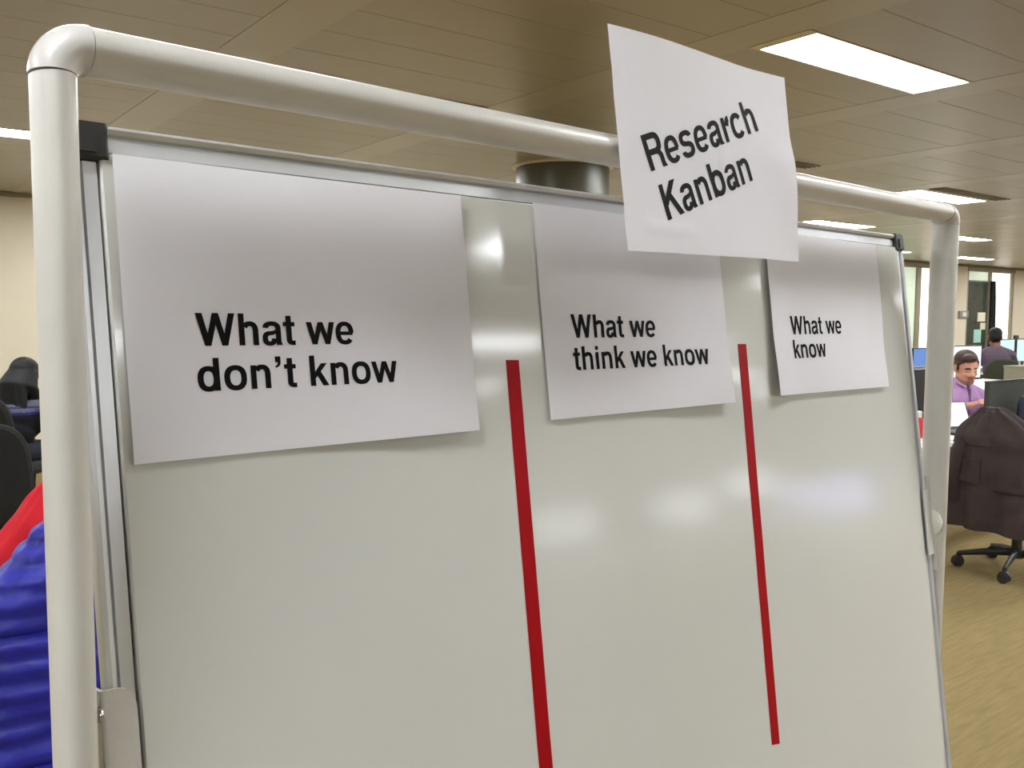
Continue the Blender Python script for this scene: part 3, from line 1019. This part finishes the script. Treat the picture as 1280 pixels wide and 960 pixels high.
def seated(label, loc, rotz, mats, H=1.1, lean=.10, pose='desk', hair='hair', sk='skin', beard=None, head_rot=(0, 0, 0), scale=1.0, lhand=None, rhand=None, bands=()):
    t = thing('person', label, 'person', loc, rotz)
    B = Body()
    hip, ch, nk = Vector((0, 0, .56)), Vector((0, lean * .7, H - .27)), Vector((0, lean, H - .12))
    hc = Vector((0, lean + .045, H))
    B.ell(hip + Vector((0, 0, 0)), (.175, .13, .11), 'legs')
    B.ell(hip + Vector((0, .015, .10)), (.160, .118, .12), 'top')
    B.ell((0, lean * .4, (.66 + H - .27) / 2 + .02), (.155, .115, .17), 'top')
    B.ell(ch, (.178, .118, .165), 'top')
    for s in (-1, 1):
        B.cap((s * .05, lean * .85, H - .155), (s * .165, lean * .72, H - .205), .052, .055, 'top')
    B.cap(nk + Vector((0, -.012, -.05)), hc + Vector((0, -.02, -.03)), .058, .054, sk)
    B.cap(nk + Vector((-.03, -.01, -.055)), nk + Vector((.03, -.01, -.055)), .052, .052, 'top')
    rot = Matrix.Rotation(head_rot[2], 3, 'Z') @ Matrix.Rotation(head_rot[0], 3, 'X') @ Matrix.Rotation(head_rot[1], 3, 'Y')
    head(B, hc, rot, hair, sk, beard)
    for s in (-1, 1):
        sh = Vector((s * .185, lean * .72, H - .215))
        hd = Vector(lhand if s < 0 else rhand)
        el = (sh + hd) / 2 + Vector((s * .09, -.06, -.10))
        B.cap(sh, el, .054, .043, 'top')
        f = (hd - el).normalized()
        B.cap(el, hd - f * .03, .043, .031, 'top')
        B.cap(hd - f * .05, hd + f * .01, .027, .025, sk)
        side = Vector((-s, 0, 0)) - f * (Vector((-s, 0, 0)).dot(f))
        side = (side.normalized() + Vector((0, 0, .35))).normalized()
        side = (side - f * side.dot(f)).normalized()
        dn = f.cross(side)
        if dn.z > 0:
            dn = -dn
        hand(B, hd, f, side, dn, sk, .55)
        kn = Vector((s * .13, .42, .53))
        B.cap(hip + Vector((s * .09, .0, -.01)), kn, .088, .062, 'legs')
        B.cap(kn, (s * .13, .40, .12), .06, .042, 'legs')
        B.cap((s * .13, .37, .05), (s * .135, .56, .036), .045, .034, 'shoe')
        B.cap((s * .13, .36, .05), (s * .13, .39, .13), .045, .042, 'shoe')
    B.build('body', mats, t, bands=bands)
    return t, hc, rot

# ------------------------------------------------------------------ right-hand side of the office
chairA = office_chair('black swivel chair wearing a brown jacket, turned away from the white desk', (5.50, 2.36, 0), R(-88), base=.82, bw=.36, bh=.43)
jacket('jacket', 'dark brown jacket draped over the back of a swivel chair', (5.50, 2.36, 0), R(-88), M_BROWN, .985, .30, .225, .25, 0, 4, True, -.30, depth=.085, sl_out=.03, slope=.20, skew=-.045, fa=2.6,
       patches=(('lapel', .765, .93, .03, .66, .012), ('pocket_flap', .60, .74, .42, .62, .010), ('yoke', .54, .75, .05, .30, .008)))
desk('long white desk behind the brown jacket chair, carrying the open laptop', 4.7, 9.3, 2.74, 3.42, .73)
MB_ = None
pt = thing('desk_screen', 'dark grey fabric desk divider standing between facing white desks', 'divider', (7.87, 3.10, .73))
MB().box(-1.25, 1.25, -.018, .018, .02, .30, None, 0, .006).build('fabric_panel', M_PART, pt)
MB().box(-1.25, 1.25, -.02, .02, .295, .305).build('top_trim', M_BEZEL, pt)
for x in (-1, 1):
    MB().box(x - .03, x + .03, -.04, .04, 0, .03).build('clamp', M_BEZEL, pt)
# laptop facing the camera side
lt = thing('laptop', 'open laptop with a blank white screen on the white desk', 'laptop', (5.93, 2.88, .73), R(-14))
MB().box(-.165, .165, -.115, .115, 0, .018, None, 0, .004).build('base', M_BEZEL, lt)
MB().box(-.15, .15, -.02, .10, .018, .0195).build('keyboard', M_CHAIRPL, lt)
LM = Matrix.Translation((0, .115, .016)) @ Matrix.Rotation(R(-22), 4, 'X')
lid = MB().box(-.165, .165, -.004, .006, 0, .19, LM, 0, .003).build('lid', M_BEZEL, lt)
MB().box(-.155, .155, -.0055, -.0035, .020, .183, LM).build('screen', M_SCREENW, lid)
sheet_box('notepad', 'small white notepad on the desk in front of the laptop', 'notepad', 5.44, 5.58, 2.76, 2.86, .73, .745, M_WHITEPL, ch=.003)
cp = thing('drink_bottle', 'red drinking bottle with a white cap on the white desk', 'bottle', (5.47, 2.98, .73))
MB().lathe([(.034, 0), (.038, .01), (.038, .10), (.034, .115), (.022, .13)], 20).build('body', M_REDPL, cp)
MB().lathe([(.022, .13), (.024, .132), (.024, .165), (.02, .17), (.0001, .171)], 20).build('cap', M_WHITEPL, cp)
monitor('black monitor seen from behind, standing beside the man in purple', (6.03, 3.20, .73), R(180), .52, .30, scr=M_SCREENC, rise=.115)
bp_ = thing('backpack', 'dark navy backpack standing on the white desk behind the brown jacket', 'backpack', (6.92, 2.90, .73), R(10))
bp_.scale = (1, 1, .72)
bb = MB()
rr = []
for sc, z in ((.75, 0), (.96, .01), (1, .05), (1.0, .12), (.97, .2), (.86, .26), (.6, .30), (.2, .315)):
    rr.append([(.17 * sc * superell(2 * PI * k / 28, 3)[0], .095 * sc * superell(2 * PI * k / 28, 3)[1], z) for k in range(28)])
bb.rings(rr, True).build('bag', M_NAVY, bp_)
MB().prism(rrect(-.12, .12, .02, .15, .03), .085, .115, Matrix.Rotation(PI / 2, 4, 'X')).build('pocket', M_NAVY, bp_)
MB().tube([(-.04, 0, .30), (-.035, 0, .335), (.035, 0, .335), (.04, 0, .30)], .008, 8).build('handle', M_NAVY, bp_)
# ribbed cable conduit under the desk
cdt = thing('cable_conduit', 'ribbed grey cable conduit hanging in a loop under the white desk', 'conduit', (5.36, 2.80, 0))
pts, ra = [], []
for i in range(121):
    s = i / 120
    a = R(-100 + 215 * s)
    if s < .001:
        pass
    pts.append((.105 * math.cos(a), -.03, .20 + .105 * math.sin(a)))
    ra.append(.011 + .0022 * math.cos(i * PI / 1.5))
MB().tube(pts, ra, 10, up=(0, 1, 0)).build('loop', M_CONDUIT, cdt)
MB().tube([(-.03, -.03, .29), (-.04, 0, .5), (-.04, .02, .70)], .010, 10).build('riser', M_CHAIRPL, cdt)
MB().prism(rrect(-.09, .09, .0, .20, .03), .0, .06, Matrix.Translation((-.0, .04, .0)) @ Matrix.Rotation(PI / 2, 4, 'X')).build('cable_box', M_CHAIRPL, cdt)

# man in purple shirt, facing us across the desk
pm_, hc, rot = seated('man in a purple shirt looking down, seated at the white desk', (7.187, 3.623, 0), R(180 - 22),
    {'skin': M_SKIN, 'stub': M_STUB, 'lip': M_LIP, 'eye': M_LID, 'hair': M_HAIRB, 'top': M_SHIRTP, 'legs': M_TROUS, 'shoe': M_SHOE},
    H=1.033, lean=.07, beard='stub', head_rot=(R(-18), R(4), R(-14)), lhand=(-.02, .29, .785), rhand=(.10, .28, .772))
pm_.scale = (1.06, 1.06, 1.06)
pl = MB()
for k in range(9):
    z0_ = .913 - k * .035
    yy = .07 * .7 + .118 - .003 - max(0, (.80 - z0_)) * .12
    pl.box(-.004, .004, yy - .02 + (-.025 if k == 0 else 0), yy + .006 + (-.018 if k == 0 else 0), z0_ - .036, z0_)
pl.build('placket', M_PLACK, pm_)
for s in (-1, 1):
    MB().add([(s * .008, .115, .933), (s * .075, .060, .963), (s * .080, .085, .933), (s * .030, .168, .883)], [(0, 1, 2, 3), (3, 2, 1, 0)]).build('collar', M_SHIRTP, pm_)
office_chair('dark swivel chair under the man in the purple shirt', (7.187, 3.68, 0), R(180 - 22), M_BLACKFAB)
ph = MB().prism(rrect(-.036, .036, -.075, .075, .01), 0, .009).build('phone', M_BEZEL)
ph.matrix_world = Matrix.Translation((7.06, 3.25, .80)) @ Matrix.Rotation(R(40), 4, 'Z') @ Matrix.Rotation(R(30), 4, 'X')
tag(ph, 'black phone held in the hands of the man in purple', 'phone')

# desk row behind him
desk('white desk behind the man in purple, with a bright white monitor', 7.6, 11.42, 4.62, 5.40, .73)
monitor('monitor with an empty white screen behind the man in purple', (9.75, 4.85, .73), R(-8), .66, .37, scr=M_SCREENW, rise=.09)
dv = thing('desk_screen', 'dark desk divider with a pale top edge beneath the blue monitors', 'divider', (7.98, 4.59, .73))
MB().box(-.6, .6, -.018, .018, -.25, .27, None, 0, .006).build('fabric_panel', M_PART, dv)
MB().box(-.6, .6, -.022, .022, .262, .285).build('top_trim', M_CONDUIT, dv)
desk('white desk under the blue-screened monitors', 9.2, 11.4, 5.62, 6.2, .73)
monitor('monitor with a blue screen above the dark divider', (10.05, 5.75, .73), 0, .44, .24, scr=M_SCREENB, rise=.13)
monitor('second monitor with a blue screen above the dark divider', (10.58, 5.75, .73), 0, .44, .26, scr=M_SCREENB, rise=.13)
bx = thing('storage_box', 'khaki cardboard box on the desk near the seated man in plum', 'box', (11.17, 4.80, .73), R(-10))
MB().box(-.2, .2, -.13, .13, 0, .19, None, 0, .004).build('body', M_BOX, bx)
MB().box(-.205, .205, -.135, .135, .17, .20, None, 0, .004).build('lid', M_BOX, bx)
# far man with his back to us
seated('man in a plum grey shirt seated with his back turned, at cyan monitors', (11.87, 5.46, 0), R(-52),
    {'skin': M_SKIND, 'lip': M_SKIND, 'eye': M_EYEW, 'hair': M_HAIRK, 'top': M_SHIRTD, 'legs': M_TROUS, 'shoe': M_SHOE},
    H=1.235, lean=.05, head_rot=(0, 0, R(-8)), lhand=(-.15, .36, .80), rhand=(.2, .36, .80))
office_chair('dark green swivel chair under the man in plum grey', (11.83, 5.42, 0), R(-52), M_GREENFAB)
desk('white desk in front of the man in plum grey', 11.6, 15.4, 6.0, 6.8, .73)
monitor('wide monitor with a pale cyan screen in front of the man in plum', (13.98, 6.32, .73), 0, .60, .36, scr=M_SCREENC, rise=.08)
monitor('second cyan monitor standing right beside the first on the far desk', (14.66, 6.32, .73), 0, .60, .36, scr=M_SCREENC, rise=.08)
sheet_box('webcam', 'small black webcam on top of the cyan monitors', 'webcam', 14.30, 14.42, 6.31, 6.34, 1.165, 1.225, M_BEZEL, ch=.006)

# things on the window wall
sheet_box('notice', 'white notice taped to the dark window pane, upper one', 'notice', 20.22, 20.56, 9.735, 9.748, 1.40, 1.60, M_NOTE)
sheet_box('notice', 'smaller white notice just below another on the dark pane', 'notice', 20.36, 20.58, 9.735, 9.748, 1.22, 1.37, M_NOTE)
sheet_box('notice', 'pale cyan notice taped low on the dark window pane', 'notice', 20.08, 20.40, 9.735, 9.748, .93, 1.22, M_NOTEC)
th_ = thing('wall_controller', 'small grey control box on the cream wall between the windows', 'control box', (19.46, YB, 1.48))
MB().box(-.19, .19, -.04, 0, 0, .15, None, 0, .01).build('casing', M_CONDUIT, th_)
MB().box(-.08, .08, -.046, -.038, .03, .12).build('dial_plate', M_WHITEPL, th_)
cu = MB()
rr = []
for z, w in ((2.3, .13), (1.9, .18), (1.2, .22), (.5, .26), (.03, .27)):
    r_ = []
    for k in range(24):
        r_.append((20.66 + w * k / 23, 9.66 + .02 * math.sin(k * 1.7), z))
    for k in range(23, -1, -1):
        r_.append((20.66 + w * k / 23, 9.675 + .02 * math.sin(k * 1.7), z))
    rr.append(r_)
tag(cu.rings(rr, True).build('curtain', M_CURT), 'narrow black curtain hanging beside the bright window pane', 'curtain')

# ------------------------------------------------------------------ left-hand side of the office
office_chair('swivel chair hidden under a blue quilted jacket', (.47, 2.74, 0), R(-8), bw=.30, bh=.44, arms=False)
jacket('puffer_jacket', 'bright blue quilted puffer jacket hung on a chair behind the whiteboard', (.47, 2.74, 0), R(-8), M_BLUEJ, .985, .22, .185, .25, .052, 2, True, -.30, depth=.10, sl_out=.07, slope=.24, fa=1.5)
office_chair('swivel chair carrying a red jacket beyond the blue one', (.54, 3.68, 0), R(10), bw=.34, bh=.40, arms=False)
jacket('jacket', 'red jacket hung on the chair behind the blue puffer jacket', (.54, 3.68, 0), R(10), M_REDJ, .925, .30, .25, .36, 0, 8, True, -.29, sl_out=.10, slope=.34)
office_chair('empty black swivel chair between the red jacket and the long-haired woman', (.55, 5.08, 0), R(-12), arms=False)
pw_, hc, rot = seated('woman with long black hair and a striped dark jumper, seated at a desk', (.87, 6.82, 0), R(-40),
    {'skin': M_SKIN, 'lip': M_LIP, 'eye': M_EYEW, 'hair': M_HAIRK, 'top': M_KNIT, 'legs': M_TROUS, 'shoe': M_SHOE, 'kg': M_KNITG, 'kb': M_KNITB},
    H=1.04, lean=.16, head_rot=(R(-25), 0, R(0)), lhand=(-.05, .46, .80), rhand=(.15, .46, .80),
    bands=((.860, .900, 'kg'), (.848, .860, 'kb'), (.822, .848, 'kg'), (.808, .822, 'kb')))
hb = Body()
Pq = lambda x, y, z: hc + rot @ Vector((x, y, z))
hb.ell(Pq(0, -.025, .045), (.094, .108, .098), 'hair', rot)
hb.ell(Pq(0, -.07, -.05), (.098, .062, .13), 'hair', rot)
for k in range(21):
    a = -1.35 + 2.7 * k / 20
    x, y = .098 * math.sin(a), -.03 - .085 * math.cos(a)
    p0 = Pq(x * .8, y * .8, .02)
    p1 = Pq(x * 1.12, y * 1.2, -.09)
    p2 = hc + Vector((x * 1.5 + .03 * math.sin(k * 2.3), -.09 + y * .9, -.27 - .05 * math.sin(k * 1.9)))
    if abs(a) > .7:
        p2 = hc + Vector((x * 1.25, .05 + .02 * math.sin(k), -.28 - .05 * math.sin(k * 3)))
    hb.cap(p0, p1, .03, .032, 'hair')
    hb.cap(p1, p2, .032, .015, 'hair')
hb.build('hair', {'hair': M_HAIRK}, pw_, .007, 2)
office_chair('black swivel chair under the woman with long hair', (.85, 6.78, 0), R(-40), arms=False)
dk_ = desk('white desk with a dark front edge in front of the long-haired woman', .98, 3.2, 7.25, 8.1, .74, M_DESKE)
pdl = thing('drawer_pedestal', 'white drawer pedestal with black drawer fronts under the desk', 'drawers', (1.55, 7.5, 0))
MB().box(-.21, .21, -.22, .25, .03, .66, None, 0, .004).build('body', M_DESKW, pdl)
for z in (.06, .26, .46):
    d_ = MB().box(-.2, .2, -.24, -.215, z, z + .17).build('drawer', M_DESKE, pdl)
    MB().box(-.06, .06, -.25, -.238, z + .12, z + .135).build('handle', M_SILVER, d_)
sheet_box('document', 'loose white papers on the desk by the long-haired woman', 'papers', 1.25, 1.55, 7.42, 7.63, .74, .752, M_NOTE)

# ------------------------------------------------------------------ furniture on the camera's side of the board, plus added light blockers
desk("white desk with three lit monitors standing in front of the board", 4.3, 8.4, -3.6, -2.9, .73)
for x, zc_, l in ((4.94, 1.05, 'bright white monitor on the desk in front of the board, first of a row'), (6.53, .99, 'bright white monitor on the desk in front of the board, middle of a row'), (7.72, 1.06, 'bright white monitor on the desk in front of the board, end of the row')):
    monitor(l, (x, -3.2, .73), R(222), .50, .30, scr=M_SCREENH, rise=zc_ - .73 - .15)
lc = thing('low_cabinet', 'low white cabinet under the wide lilac screen', 'cabinet', (9.3, -3.25, 0))
MB().box(-.7, .7, -.22, .22, .04, .44, None, 0, .004).build('body', M_DESKW, lc)
for x in (-.68, .01):
    d_ = MB().box(x, x + .67, .22, .238, .06, .42).build('door', M_DESKW, lc)
    MB().box(x + .28, x + .40, .238, .25, .36, .375).build('handle', M_SILVER, d_)
MB().box(-.66, .66, -.19, .19, 0, .04).build('plinth', M_DESKE, lc)
monitor('wide lilac lit screen on a low white cabinet', (9.3, -3.2, .44), R(225), 1.0, .46, scr=M_SCREENL, rise=.06)
M_BLOCKER = mat('blocker_charcoal', srgb(52, 52, 54), 0.5)
for k in range(2):  # unseen cabinets added behind the camera to cut light from the front
    cb = thing('blocker_cabinet', 'added tall charcoal two-door cabinet, unseen, blocking light towards the board', 'cabinet', (-1.1 + 1.02 * k, -1.35, 0), 0, 'added light-blocking cabinets')
    MB().box(-.5, .5, -.22, .22, .05, 1.95, None, 0, .004).build('body', M_BLOCKER, cb)
    MB().box(-.48, .48, -.20, .20, 0, .05).build('plinth', M_DESKE, cb)
    for x in (-.495, .005):
        d_ = MB().box(x, x + .49, .22, .24, .06, 1.94, None, 0, .003).build('door', M_BLOCKER, cb)
        hx = x + (.44 if x < 0 else .05)
        MB().box(hx - .008, hx + .008, .24, .262, .95, 1.10, None, 0, .003).build('handle', M_SILVER, d_)
